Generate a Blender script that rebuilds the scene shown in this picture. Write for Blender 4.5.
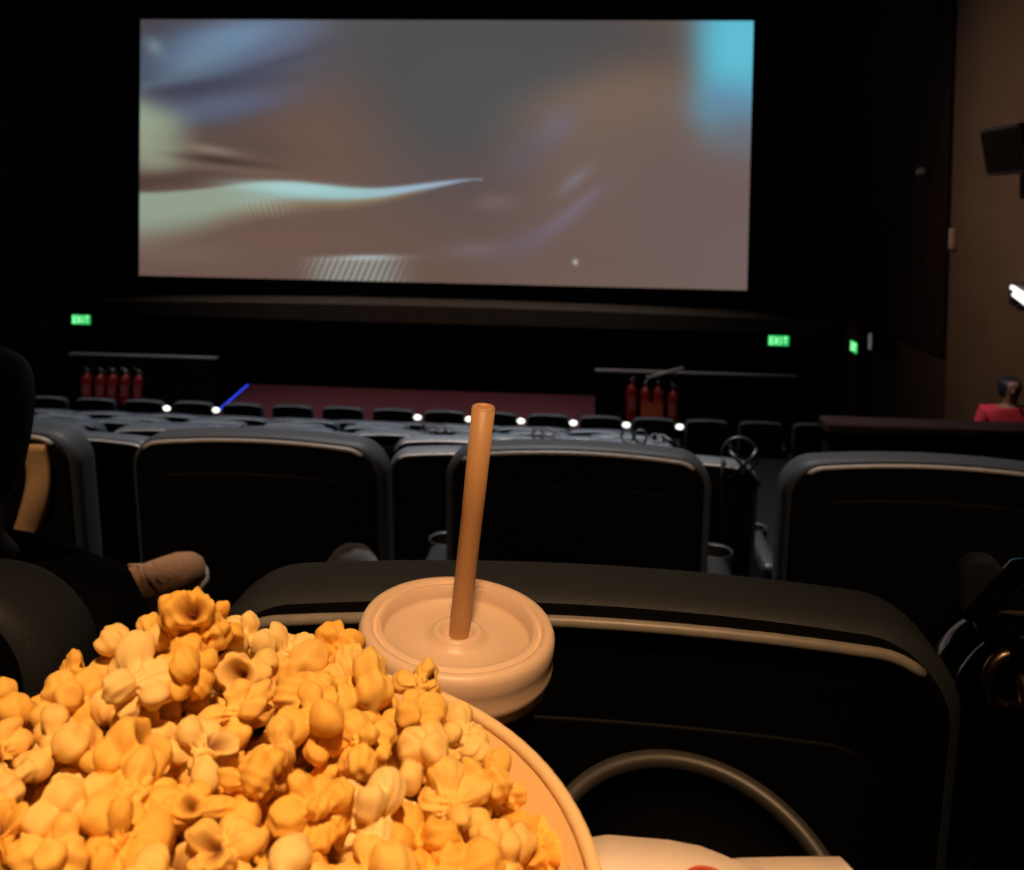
import bpy, bmesh, math, random
import numpy as np
from mathutils import Vector, Matrix, Euler, noise

for o in list(bpy.data.objects): bpy.data.objects.remove(o)
scene = bpy.context.scene
C = scene.collection
PI = math.pi
def srgb(r, g, b):
    f = lambda c: (c/255/12.92) if c/255 <= .04045 else ((c/255+.055)/1.055)**2.4
    return (f(r), f(g), f(b))

# ---------------------------------------------------------------- camera
# phone camera held a step behind the seat backs; its picture is a lower crop (vertical shift)
CAMPOS = Vector((0, 0, 3.8))
yaw, pitch, roll = map(math.radians, (4.6, 1.75, 1.0))
fw = Vector((-math.sin(yaw)*math.cos(pitch), math.cos(yaw)*math.cos(pitch), -math.sin(pitch)))
rt = Vector((math.cos(yaw), math.sin(yaw), 0)); up = rt.cross(fw)
R_ = math.cos(roll)*rt + math.sin(roll)*up
U_ = -math.sin(roll)*rt + math.cos(roll)*up
cd = bpy.data.cameras.new('camera'); cam = bpy.data.objects.new('camera', cd); C.objects.link(cam)
cam.matrix_world = Matrix(((R_.x, U_.x, -fw.x, CAMPOS.x), (R_.y, U_.y, -fw.y, CAMPOS.y), (R_.z, U_.z, -fw.z, CAMPOS.z), (0, 0, 0, 1)))
cd.sensor_fit = 'HORIZONTAL'; cd.sensor_width = 36; cd.lens = 36*960/1024
cd.shift_y = -(435-229.5)/1024
cd.clip_start = .02; cd.clip_end = 100
cd.dof.use_dof = True; cd.dof.focus_distance = .5; cd.dof.aperture_fstop = 16
scene.camera = cam

# ---------------------------------------------------------------- world, light, exposure
scene.view_settings.view_transform = 'Standard'; scene.view_settings.look = 'None'
scene.view_settings.exposure = 0; scene.view_settings.gamma = 1; scene.view_settings.use_curve_mapping = False
w = bpy.data.worlds.new('world'); scene.world = w; w.use_nodes = True
w.node_tree.nodes['Background'].inputs[0].default_value = (.004, .004, .005, 1)
w.node_tree.nodes['Background'].inputs[1].default_value = .2

CEIL = 8.6
def lamp(name, loc, power, col, size, target=None, spread=180):
    l = bpy.data.lights.new(name, 'AREA'); l.shape = 'DISK'; l.size = size; l.energy = power; l.color = col; l.spread = math.radians(spread)
    o = bpy.data.objects.new(name, l); C.objects.link(o); o.location = loc
    if target is not None:
        o.rotation_euler = (Vector(target)-Vector(loc)).to_track_quat('-Z', 'Y').to_euler()
    return o
# warm downlight above the viewer's row, two warm side fills added for cloth and trims, cool dimmed downlights over the rows ahead
WARM = [((.25, -.75, 6.3), 2.5, (1, .59, .28), .22, (-.09, .20, 3.58), 25),
        ((-1.75, -.75, 6.3), 2.0, (1, .66, .42), .22, (-1.0, 1.95, 3.15), 30), ((1.25, -.75, 6.3), 1.8, (1, .66, .42), .22, (.60, 2.0, 3.2), 30)]
COOL = [((-.4, 4.0, CEIL-.06), 80, (1, .94, .90), .3, None, 55), ((.3, 7.4, CEIL-.06), 150, (.86, .92, 1), .3, None, 76), ((-4.4, 7.4, CEIL-.06), 70, (.86, .92, 1), .3, None, 76),
        ((-1.6, 11.5, CEIL-.06), 70, (.90, .94, 1), .3, None, 80), ((-6.8, 11.5, CEIL-.06), 55, (.90, .94, 1), .3, None, 80)]
for a in WARM: lamp('warm_downlight_and_fill', a[0], a[1], a[2], a[3], a[4], a[5])
for a in COOL: lamp('cool_downlight_light', a[0], a[1], a[2], a[3], a[4], a[5])
FRONT = [((-5.2, 17.6, CEIL-.06), 26, (1, .80, .66), .25, None, 70), ((-.6, 17.6, CEIL-.06), 26, (1, .80, .66), .25, None, 70)]  # unseen pair added to lift the ledge and stage carpet
for a in FRONT: lamp('stage_fill_light', a[0], a[1], a[2], a[3], a[4], a[5])
WALLW = ((-1.5, 11.4, CEIL-.06), 40, (1, .62, .40), .30, (5.1, 11.9, 3.6), 56)  # unseen fill added to brighten the brown right wall
lamp('wall_fill_light', *WALLW)

# ---------------------------------------------------------------- materials
MATS = {}
def mat(name, col, rough=.6, metal=0, var=.12, scale=30, bump=0., sheen=0, emit=None, estr=0, spec=.5, sss=0, coat=0):
    if name in MATS: return MATS[name]
    m = bpy.data.materials.new(name); m.use_nodes = True; nt = m.node_tree; b = nt.nodes['Principled BSDF']
    tc = nt.nodes.new('ShaderNodeTexCoord'); n = nt.nodes.new('ShaderNodeTexNoise'); n.inputs['Scale'].default_value = scale; n.inputs['Detail'].default_value = 3
    nt.links.new(tc.outputs['Object'], n.inputs['Vector'])
    r = nt.nodes.new('ShaderNodeValToRGB')
    r.color_ramp.elements[0].position = .3; r.color_ramp.elements[1].position = .7
    r.color_ramp.elements[0].color = (*[c*(1-var) for c in col], 1); r.color_ramp.elements[1].color = (*[min(1, c*(1+var)) for c in col], 1)
    nt.links.new(n.outputs['Fac'], r.inputs[0]); nt.links.new(r.outputs[0], b.inputs['Base Color'])
    b.inputs['Roughness'].default_value = rough; b.inputs['Metallic'].default_value = metal
    b.inputs['Specular IOR Level'].default_value = spec
    if sheen: b.inputs['Sheen Weight'].default_value = sheen
    if coat: b.inputs['Coat Weight'].default_value = coat
    if sss: b.inputs['Subsurface Weight'].default_value = sss; b.inputs['Subsurface Radius'].default_value = (.006, .003, .001)
    if bump:
        bp = nt.nodes.new('ShaderNodeBump'); bp.inputs['Strength'].default_value = bump; bp.inputs['Distance'].default_value = .002
        nt.links.new(n.outputs['Fac'], bp.inputs['Height']); nt.links.new(bp.outputs[0], b.inputs['Normal'])
    if emit:
        b.inputs['Emission Color'].default_value = (*emit, 1); b.inputs['Emission Strength'].default_value = estr
    MATS[name] = m
    return m

M_black = mat('black_paint', (.005, .005, .006), .95, spec=.05)
M_front = mat('front_wall_fabric', (.035, .034, .055), .9, spec=.1)
M_fabric = mat('seat_leatherette', (.042, .048, .058), .55, scale=350, bump=.2, spec=.35)
M_shell = mat('seat_shell_plastic', (.003, .0028, .0028), .6, scale=80, spec=.12)
M_trim = mat('seat_trim_plastic', (.36, .32, .29), .38, scale=60)
M_arm = mat('armrest_plastic', (.012, .012, .013), .45, scale=60, spec=.3)
M_floor = mat('aisle_carpet', (.012, .010, .010), .95, scale=120, bump=.4, spec=.1)
M_wallb = mat('brown_wall_paint', (.115, .088, .068), .85, scale=1.2, var=.08, spec=.15)
M_curtain = mat('dark_wall_fabric', (.018, .010, .009), .95, scale=4, spec=.1)
M_dado = mat('dado_paint', (.05, .036, .033), .9, scale=3, spec=.1)
M_ledge = mat('ledge_board', (.10, .085, .07), .8, scale=3, spec=.2)
M_ceil = mat('ceiling_paint', (.02, .02, .02), .9)
M_para = mat('parapet_wood', (.012, .005, .004), .9, scale=6, spec=.05)
M_cap = mat('parapet_cap_metal', (.25, .25, .26), .5, metal=.3)
M_door = mat('red_door_paint', (.20, .035, .025), .6, scale=5)
M_red = mat('extinguisher_red', (.36, .020, .014), .3, scale=20, coat=.3)
M_silver = mat('brushed_metal', (.6, .6, .6), .35, metal=.9)
M_skin = mat('skin', srgb(140, 95, 70), .55, sss=.1)
M_hair = mat('dark_hair', (.006, .005, .004), .6, scale=120, bump=.6)
M_blackp = mat('black_plastic', (.008, .008, .008), .4, spec=.4)

# ---------------------------------------------------------------- helpers
def link(name, me, m=None, parent=None, smooth=True):
    o = bpy.data.objects.new(name, me); C.objects.link(o)
    if m is not None and not me.materials: me.materials.append(m)
    if smooth:
        for p in me.polygons: p.use_smooth = True
    if parent is not None: o.parent = parent
    return o
def from_bm(name, bm, m=None, parent=None, smooth=False):
    bmesh.ops.recalc_face_normals(bm, faces=bm.faces)
    me = bpy.data.meshes.new(name); bm.to_mesh(me); bm.free()
    return link(name, me, m, parent, smooth)
def from_py(name, v, f, m=None, parent=None, smooth=True):
    bm = bmesh.new(); vs = [bm.verts.new(p) for p in v]
    for q in f:
        try: bm.faces.new([vs[i] for i in q])
        except ValueError: pass
    return from_bm(name, bm, m, parent, smooth)
def tag(o, label=None, cat=None, group=None, kind=None):
    if label: o['label'] = label
    if cat: o['category'] = cat
    if group: o['group'] = group
    if kind: o['kind'] = kind
    return o
def empty(name, loc=(0, 0, 0), rot=(0, 0, 0)):
    o = bpy.data.objects.new(name, None); C.objects.link(o); o.location = loc; o.rotation_euler = rot; o.empty_display_size = .1
    return o
def bm_box(bm, x0, x1, y0, y1, z0, z1, bev=0, seg=2):
    r = bmesh.ops.create_cube(bm, size=1); vs = r['verts']
    for v in vs: v.co = Vector(((x0+x1)/2+v.co.x*(x1-x0), (y0+y1)/2+v.co.y*(y1-y0), (z0+z1)/2+v.co.z*(z1-z0)))
    if bev:
        es = list({e for v in vs for e in v.link_edges})
        bmesh.ops.bevel(bm, geom=es, offset=bev, segments=seg, affect='EDGES', profile=.5)
def box(name, x0, x1, y0, y1, z0, z1, m, parent=None, bev=0, seg=2):
    bm = bmesh.new(); bm_box(bm, x0, x1, y0, y1, z0, z1, bev, seg)
    return from_bm(name, bm, m, parent, smooth=False)
def lathe(name, prof, m, parent=None, seg=48, closed=False, loc=None):
    v, f = [], []
    n = len(prof)
    for i in range(seg):
        a = 2*PI*i/seg
        for r, z in prof: v.append((r*math.cos(a), r*math.sin(a), z))
    for i in range(seg):
        j = (i+1) % seg
        for k in range(n if closed else n-1):
            l = (k+1) % n
            f.append((i*n+k, j*n+k, j*n+l, i*n+l))
    bm = bmesh.new(); vs = [bm.verts.new(p) for p in v]
    for q in f: bm.faces.new([vs[i] for i in q])
    bmesh.ops.remove_doubles(bm, verts=bm.verts, dist=1e-6)
    o = from_bm(name, bm, m, parent, True)
    if loc: o.location = loc
    return o
def tube(name, pts, rad, m, parent=None, seg=10, cyclic=False):
    pts = [Vector(p) for p in pts]; n = len(pts); v, f = [], []
    rads = rad if isinstance(rad, (list, tuple)) else [rad]*n
    prev = None
    for i, p in enumerate(pts):
        a = pts[(i-1) % n] if (cyclic or i > 0) else p; b = pts[(i+1) % n] if (cyclic or i < n-1) else p
        t = (b-a).normalized()
        if prev is None:
            h = Vector((0, 0, 1)) if abs(t.z) < .9 else Vector((1, 0, 0))
            prev = t.cross(h).normalized()
        u = (prev - t*prev.dot(t)).normalized(); prev = u; w_ = t.cross(u)
        for k in range(seg):
            an = 2*PI*k/seg; v.append(p+(u*math.cos(an)+w_*math.sin(an))*rads[i])
    for i in range(n if cyclic else n-1):
        j = (i+1) % n
        for k in range(seg): f.append((i*seg+k, i*seg+(k+1) % seg, j*seg+(k+1) % seg, j*seg+k))
    if not cyclic: f.append(tuple(range(seg-1, -1, -1))); f.append(tuple((n-1)*seg+k for k in range(seg)))
    return from_py(name, v, f, m, parent, True)
def outline(wd, zb, zt, r, crown, n=10):
    """rounded rectangle in x,z with an arched top; returns points and outward normals"""
    pts = []
    h = wd/2
    for cx, cz, a0 in ((h-r, zt-r, 0), (-h+r, zt-r, PI/2), (-h+r, zb+r, PI), (h-r, zb+r, 3*PI/2)):
        for i in range(n+1):
            a = a0+PI/2*i/n; pts.append([cx+r*math.cos(a), cz+r*math.sin(a), math.cos(a), math.sin(a)])
        if a0 == 0:
            for i in range(1, 12): t = i/12; pts.append([(h-r)*(1-2*t), zt, 0, 1])
        if a0 == PI:
            pass
    for p in pts:
        p[1] += crown*(1-(p[0]/h)**2)*max(0, min(1, (p[1]-zb)/(zt-zb)))**3
    return pts
def slab(name, ol, y0, y1, e, m, parent=None, lean=None, seg=6):
    """solid with outline ol (x,z) from y0 to y1, edges rounded with radius e"""
    rings = []
    e2 = min(e, (y1-y0)/2)
    for i in range(seg+1):
        a = PI/2*i/seg; rings.append((e*(1-math.sin(a)), y0+e2*(1-math.cos(a))))
    for i in range(seg+1):
        a = PI/2*i/seg; rings.append((e*(1-math.cos(a)), y1-e2*(1-math.sin(a))))
    v, f = [], []; n = len(ol)
    for off, y in rings:
        for x, z, nx, nz in ol:
            X, Z = x-nx*off, z-nz*off
            v.append((X, y+(lean(Z) if lean else 0), Z))
    for k in range(len(rings)-1):
        for i in range(n): f.append((k*n+i, k*n+(i+1) % n, (k+1)*n+(i+1) % n, (k+1)*n+i))
    f.append(tuple(range(n))); f.append(tuple((len(rings)-1)*n+i for i in range(n)))
    return from_py(name, v, f, m, parent, True)
def skin_mesh(name, verts, edges, radii, m, parent=None, root=0, sub=2):
    me = bpy.data.meshes.new(name); me.from_pydata(verts, edges, [])
    o = bpy.data.objects.new(name, me); C.objects.link(o)
    md = o.modifiers.new('s', 'SKIN'); md.use_smooth_shade = True
    for i, sv in enumerate(me.skin_vertices[0].data):
        r = radii[i]; sv.radius = r if isinstance(r, tuple) else (r, r); sv.use_root = (i == root)
    ss = o.modifiers.new('u', 'SUBSURF'); ss.levels = sub; ss.render_levels = sub
    dg = bpy.context.evaluated_depsgraph_get(); dg.update()
    nm = bpy.data.meshes.new_from_object(o.evaluated_get(dg))
    bpy.data.objects.remove(o)
    nm.name = name; nm.materials.clear()
    return link(name, nm, m, parent, True)
def copy_tree(src, parent=None):
    c = src.copy(); C.objects.link(c); c.parent = parent
    for ch in src.children: copy_tree(ch, c)
    return c
ORD = ['first', 'second', 'third', 'fourth', 'fifth', 'sixth', 'seventh', 'eighth', 'ninth', 'tenth', 'eleventh', 'twelfth', 'thirteenth', 'fourteenth', 'fifteenth', 'sixteenth', 'seventeenth', 'eighteenth', 'nineteenth']

# ---------------------------------------------------------------- the room
XL, XR, YF, YB = -11.35, 5.1, 19.8, -2.6
FL = -.12          # floor in front of the first row
def struct(o): o['kind'] = 'structure'; return o
near = dict(y=.665, top=3.515); row2 = dict(y=1.98, top=3.285)
ROWS = [dict(y=3.2+1.169*k, top=z_) for k, z_ in enumerate((2.945, 2.688, 2.413, 2.134, 1.879, 1.632, 1.358, 1.068, .985))]
steps = [(-2.6, .35, 2.66), (.35, 1.62, near['top']-1.02), (1.62, 2.86, row2['top']-1.02)]
for k in range(9): steps.append((2.86+1.169*k if k else 2.86, 2.86+1.169*(k+1), ROWS[k]['top']-1.02))
bm = bmesh.new()
for i, (a, b, z) in enumerate(steps):
    bm_box(bm, XL, XR if b < 3 else 1.12, a, b, z-.5 if i < len(steps)-1 else -1.5, z)
    if b > 3 and z > FL: bm_box(bm, XL, 1.12, a, b, -1.5, z-.5)
bm_box(bm, XL, XR, steps[-1][1], 15.45, -1.5, FL)
bm_box(bm, 1.12, XR, 2.86, 12.0, -1.5, .66)
bm_box(bm, 1.12, XR, 12.0, steps[-1][1], -1.5, FL)
struct(from_bm('floor', bm, M_floor))
M_carpet = mat('plum_stage_carpet', (.115, .036, .052), .95, scale=9, var=.25, bump=.3, spec=.1)
bm = bmesh.new(); bm_box(bm, -6.6, .3, 15.45, YF, -1.5, FL+.01)
for v_ in bm.verts:
    if v_.co.x < -3: v_.co.x = -6.40 if v_.co.y < 17 else -6.98
struct(from_bm('floor_stage', bm, M_carpet))
struct(box('floor_stairwell', XL, -6.4, 15.45, YF, -1.6, -1.3, M_floor))
struct(box('floor_stairwell', .3, XR, 15.45, YF, -1.6, -1.3, M_floor))
struct(box('wall_front', XL, XR, YF, YF+.2, -1.6, CEIL, M_front))
struct(box('wall_left', XL-.2, XL, YB, YF+.2, -1.6, CEIL, M_curtain))
struct(box('wall_back', XL, XR, YB-.2, YB, -1.6, CEIL, M_curtain))
struct(box('ceiling', XL-.2, XR+.3, YB-.2, YF+.2, CEIL, CEIL+.2, M_ceil))
# right wall: pale painted part beside the rows, dark fabric towards the screen over a dado, doorway near the screen
wr = struct(box('wall_right', XR, XR+.2, YB, 14.04, -1.6, CEIL, M_wallb))
struct(box('wall_right_fabric', XR, XR+.2, 14.04, YF, 1.60, CEIL, M_curtain))
struct(box('wall_right_dado', XR, XR+.2, 14.04, 16.25, -1.6, 1.60, M_dado))
struct(box('wall_right_pier', XR, XR+.2, 18.25, YF, -1.6, 1.60, M_door))
struct(box('wall_passage', XR+1.2, XR+1.3, 15.5, YF, -1.6, 1.9, M_black))
# vertical fabric pleats on the dark part
for i in range(11):
    y = 14.12+i*.50
    p = box('fabric_panel', XR-.035, XR-.001, y, y+.47, 1.66, CEIL-.05, M_curtain, bev=.012); p['kind'] = 'structure'; p.name = 'trim_panel'
# exit door in its red frame on the right wall
d = struct(empty('door_3', (XR-.02, 19.0, -1.3)))
box('door_leaf', -.05, .018, -.62, .62, 0, 2.75, M_door, d, bev=.006)
box('door_frame', -.07, .018, -.72, -.63, 0, 2.88, M_door, d, bev=.006)
box('door_frame', -.07, .018, .63, .70, 0, 2.88, M_door, d, bev=.006)
box('door_frame', -.07, .018, -.72, .70, 2.77, 2.88, M_door, d, bev=.006)
box('push_bar', -.10, -.055, -.45, .45, 1.05, 1.10, M_silver, d, bev=.01)
for n, x in ((1, -10.35), (2, 3.85)):
    d = struct(empty('door_%d' % n, (x, YF-.002, -1.3)))
    box('door_leaf', -.85, -.004, -.05, 0, 0, 2.05, M_black, d, bev=.006)
    box('door_leaf', .004, .85, -.05, 0, 0, 2.05, M_black, d, bev=.006)
    box('door_frame', -.95, -.86, -.08, 0, 0, 2.15, M_para, d, bev=.006)
    box('door_frame', .86, .95, -.08, 0, 0, 2.15, M_para, d, bev=.006)
    box('door_frame', -.95, .95, -.08, 0, 2.06, 2.15, M_para, d, bev=.006)

# ledge under the screen, bowed along its length
v, f = [], []
N = 40
for i in range(N+1):
    t = i/N; x = XL+(XR-XL)*t; s = 1-(2*t-1)**2; zt = 1.50+.15*s; yf = 19.25-.25*s
    v += [(x, yf, zt), (x, YF-.01, zt+.09), (x, YF-.01, 1.27), (x, yf, 1.27+.03*s)]
for i in range(N):
    for k in range(4): f.append((i*4+k, i*4+(k+1) % 4, i*4+4+(k+1) % 4, i*4+4+k))
f += [(0, 1, 2, 3), (N*4, N*4+1, N*4+2, N*4+3)]
lg = struct(from_py('trim_1', v, f, M_ledge, None, False))

# ---------------------------------------------------------------- cinema screen with its moving picture
def picture(u, v):
    """colour (display sRGB 0-255) of the projected frame; u right, v down, 0..1 arrays"""
    px, py = u*612, v*264
    def S(t): t = np.clip(t, 0, 1); return t*t*(3-2*t)
    col = np.zeros(u.shape+(3,))
    def mix(c, k):
        nonlocal col
        col = col*(1-k[..., None])+np.array(c, float)*k[..., None]
    def blob(cx, cy, sx, sy, rot, c, a=1, p=2):
        r = math.radians(rot); dx, dy = px-cx, py-cy
        X = (dx*math.cos(r)+dy*math.sin(r))/sx; Y = (-dx*math.sin(r)+dy*math.cos(r))/sy
        mix(c, a*np.exp(-(np.abs(X)**p+np.abs(Y)**p)))
    mix((112, 88, 79), np.ones_like(u))
    # grey soft background top centre
    edge = 40+ (px-300)*0
    k = S((330-px)/160+.2)*0
    blob(290, 40, 150, 110, 25, (82, 83, 85), 1, 2.4)
    blob(380, 60, 120, 70, -25, (84, 86, 88), .9, 2.4)
    blob(180, 120, 70, 70, 0, (116, 88, 76), .75)
    # brown shoulder on the right
    blob(445, 14, 110, 24, 4, (84, 82, 82), .9, 2.6)
    arc = S((py-(38+((px-505)/18.)**2*.32+np.where(px < 505, 0, 0)))/46)*S((px-330)/120)
    mix((121, 101, 90), .9*arc)
    blob(490, 75, 70, 30, -14, (133, 110, 92), .5)
    blob(560, 190, 90, 90, 0, (112, 93, 96), .7)
    blob(600, 245, 60, 50, 0, (116, 100, 98), .7)
    blob(420, 250, 150, 40, 0, (112, 91, 84), .5)
    blob(450, 200, 60, 50, 0, (114, 89, 84), .4)
    blob(350, 175, 60, 40, 0, (98, 82, 82), .6)
    # lavender streaks on the right
    blob(424, 106, 26, 14, -38, (116, 108, 120), .8)
    blob(395, 135, 28, 16, -38, (102, 94, 104), .6)
    blob(443, 158, 20, 6, -40, (132, 124, 138), .7)
    blob(430, 200, 48, 9, -37, (120, 108, 128), .6)
    blob(448, 182, 30, 5, -42, (128, 112, 130), .5)
    blob(365, 182, 22, 9, -5, (128, 110, 108), .6)
    blob(345, 230, 28, 8, -3, (126, 112, 118), .6)
    blob(390, 222, 30, 10, -25, (112, 98, 114), .5)
    # cyan glow in the right corner
    blob(598, 32, 44, 76, -4, (94, 178, 205), 1, 3.4)
    blob(600, 20, 30, 45, 0, (104, 205, 226), .8, 2.4)
    blob(588, 82, 34, 22, 0, (106, 140, 172), .7)
    blob(600, 112, 24, 24, 0, (110, 112, 124), .6)
    # blue-violet mass top left
    blob(20, 50, 100, 66, 0, (58, 55, 64), .95, 2.6)
    blob(80, 40, 110, 45, -12, (84, 92, 116), .95, 2.6)
    blob(90, 26, 70, 22, -14, (112, 140, 168), .8)
    blob(105, 14, 60, 14, -8, (120, 150, 180), .6)
    blob(150, 22, 40, 14, -30, (104, 112, 140), .6)
    blob(60, 44, 36, 14, -20, (116, 144, 164), .6)
    blob(55, 72, 80, 9, -8, (66, 64, 80), .8)
    blob(85, 88, 70, 14, -10, (98, 106, 136), .85)
    blob(60, 98, 50, 10, -8, (92, 102, 118), .6)
    blob(35, 60, 60, 5, -14, (98, 112, 132), .6)
    blob(130, 48, 60, 6, -18, (72, 72, 90), .5)
    blob(15, 28, 12, 8, 40, (120, 142, 150), .8)
    # pale patch on the left edge
    blob(0, 115, 46, 32, 25, (164, 184, 160), 1, 3)
    blob(10, 128, 40, 30, 20, (146, 150, 124), .6, 2.4)
    blob(110, 128, 60, 14, 6, (96, 78, 72), .8)
    blob(75, 133, 30, 4.5, 8, (146, 130, 116), .8)
    blob(86, 144, 44, 4, 6, (70, 54, 50), .9)
    blob(95, 153, 50, 4, 4, (138, 118, 104), .6)
    blob(20, 166, 80, 10, -6, (84, 64, 58), .9, 2.4)
    # blade: pale wedge narrowing to the right
    top = 178-8*S(px/120.)-6*np.exp(-((px-150)/50)**2)-11*S((px-230)/120.)
    thick = np.maximum(64*(1-px/345.), 9*np.clip((352-px)/70., 0.02, 1))
    q = (py-top)/np.maximum(thick, .6)
    k = S((py-top)/5+.5)*S((1.1-q)/.75)*np.where(px < 352, 1, 0)
    cl = S((px-90)/90)[..., None]; cc = (1-cl)*np.array((152, 166, 146))+cl*np.array((160, 200, 202))
    cr = S((px-220)/80)[..., None]; cc = (1-cr)*cc+cr*np.array((166, 190, 218))
    yl = S((q-.35)/.4)*S((px-60)/80)*(1-S((px-270)/50)); cc = cc*(1-yl[..., None])+np.array((152, 138, 104))*yl[..., None]
    col = col*(1-k[..., None])+cc*k[..., None]
    blob(150, 170, 60, 6, 2, (182, 222, 222), .7, 2.4)
    st = (.5+.5*np.sin(px*1.05-py*.35))*np.exp(-((px-130)/34)**2-((py-190)/9)**2)
    mix((176, 190, 180), .5*st)
    blob(40, 240, 70, 14, 0, (132, 110, 96), .5)
    blob(160, 224, 70, 10, 0, (118, 92, 80), .6)
    # serrated fringe at the lower edge
    k = np.exp(-np.abs((px-225)/48)**4)*S((py-(238+(px-225)*-.02))/5)*(.55+.45*np.sin(px*.95+py*.4))
    mix((170, 188, 180), .85*k)
    blob(236, 240, 34, 2.6, -2, (190, 206, 206), .8)
    blob(445, 240, 2.2, 2.6, 0, (215, 215, 215), .9)
    # projected grain
    g = .95+.012*np.sin(px*.9)*np.sin(py*1.7)
    return np.clip(col*g[..., None], 0, 255)
SW, SH, SX, SZ = 12.74, 5.42, -3.165, 4.77
scr = empty('cinema_screen', (SX, YF-.1, SZ-SH/2))
tag(scr, 'huge wide cinema screen on the front wall with a blurred brown and blue film frame', 'screen')
nu, nv = 460, 200
uu, vv = np.meshgrid(np.linspace(0, 1, nu), np.linspace(0, 1, nv))
co = picture(uu, vv)/255
lin = np.where(co <= .04045, co/12.92, ((co+.055)/1.055)**2.4)
verts = np.stack([(uu-.5)*SW, np.zeros_like(uu), (1-vv)*SH], -1).reshape(-1, 3)
idx = np.arange(nu*nv).reshape(nv, nu)
fc = np.stack([idx[:-1, :-1], idx[1:, :-1], idx[1:, 1:], idx[:-1, 1:]], -1).reshape(-1, 4)
me = bpy.data.meshes.new('projected_picture'); me.from_pydata(verts.tolist(), [], fc.tolist())
at = me.color_attributes.new('frame', 'FLOAT_COLOR', 'POINT')
at.data.foreach_set('color', np.concatenate([lin.reshape(-1, 3), np.ones((nu*nv, 1))], 1).astype(np.float32).ravel())
m = bpy.data.materials.new('projected_picture'); m.use_nodes = True; nt = m.node_tree; b = nt.nodes['Principled BSDF']
a_ = nt.nodes.new('ShaderNodeAttribute'); a_.attribute_name = 'frame'
nt.links.new(a_.outputs['Color'], b.inputs['Emission Color']); b.inputs['Emission Strength'].default_value = 1.0
b.inputs['Base Color'].default_value = (.02, .02, .02, 1); b.inputs['Roughness'].default_value = .9; b.inputs['Specular IOR Level'].default_value = 0
pic = link('projected_picture', me, m, scr); tag(pic, 'glowing film picture')
M_mask = mat('screen_masking', (.004, .004, .0045), .95, spec=.05)
for x0, x1, z0, z1 in ((-SW/2-.35, -SW/2, -.3, SH+.4), (SW/2, SW/2+.35, -.3, SH+.4), (-SW/2, SW/2, SH, SH+.4), (-SW/2, SW/2, -.3, 0)):
    box('masking', x0, x1, -.03, .06, z0, z1, M_mask, scr, bev=.008)
box('backing', -SW/2, SW/2, .02, .06, 0, SH, M_mask, scr)

# ---------------------------------------------------------------- exit signs
M_exit = mat('exit_green', srgb(20, 150, 70), .5, emit=srgb(40, 200, 95), estr=1.0)
M_exitw = mat('exit_letters', srgb(200, 255, 215), .5, emit=srgb(165, 240, 185), estr=1.1)
def strokes(s):  # letter strokes in a unit cell
    return {'E': [(0, 0, 0, 1), (0, 0, .9, 0), (0, .5, .75, .5), (0, 1, .9, 1)], 'X': [(0, 0, .9, 1), (0, 1, .9, 0)],
            'I': [(.45, 0, .45, 1)], 'T': [(.45, 0, .45, 1), (0, 1, .9, 1)]}[s]
def exit_sign(loc, rotz, label):
    t = tag(empty('exit_sign', loc, (0, 0, rotz)), label, 'exit sign', 'green exit signs')
    box('housing', -.23, .23, -.06, .02, -.125, .125, M_blackp, t, bev=.01)
    p = box('lit_panel', -.205, .205, -.068, -.055, -.10, .10, M_exit, t)
    for i, ch in enumerate('EXIT'):
        bm = bmesh.new()
        for x0, z0, x1, z1 in strokes(ch):
            a = Vector((-.165+i*.09+x0*.07, 0, -.065+z0*.13)); b_ = Vector((-.165+i*.09+x1*.07, 0, -.065+z1*.13))
            L = (b_-a).length; r = bmesh.ops.create_cube(bm, size=1)['verts']
            ang = math.atan2(b_.z-a.z, b_.x-a.x)
            for v_ in r:
                q = Vector((v_.co.x*(L+.016), v_.co.y*.006, v_.co.z*.018))
                v_.co = Vector((math.cos(ang)*q.x-math.sin(ang)*q.z, q.y, math.sin(ang)*q.x+math.cos(ang)*q.z))+(a+b_)/2+Vector((0, -.071, 0))
        from_bm('letter', bm, M_exitw, p)
    return t
exit_sign((-10.82, YF-.03, 1.08), 0, 'green lit EXIT sign on the front wall above the left low parapet')
exit_sign((3.86, YF-.03, 1.055), 0, 'green lit EXIT sign on the front wall at the right, under the screen corner')
exit_sign((XR-.10, 18.2, 1.19), -PI/2, 'green lit EXIT sign on the red door of the right wall')

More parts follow.
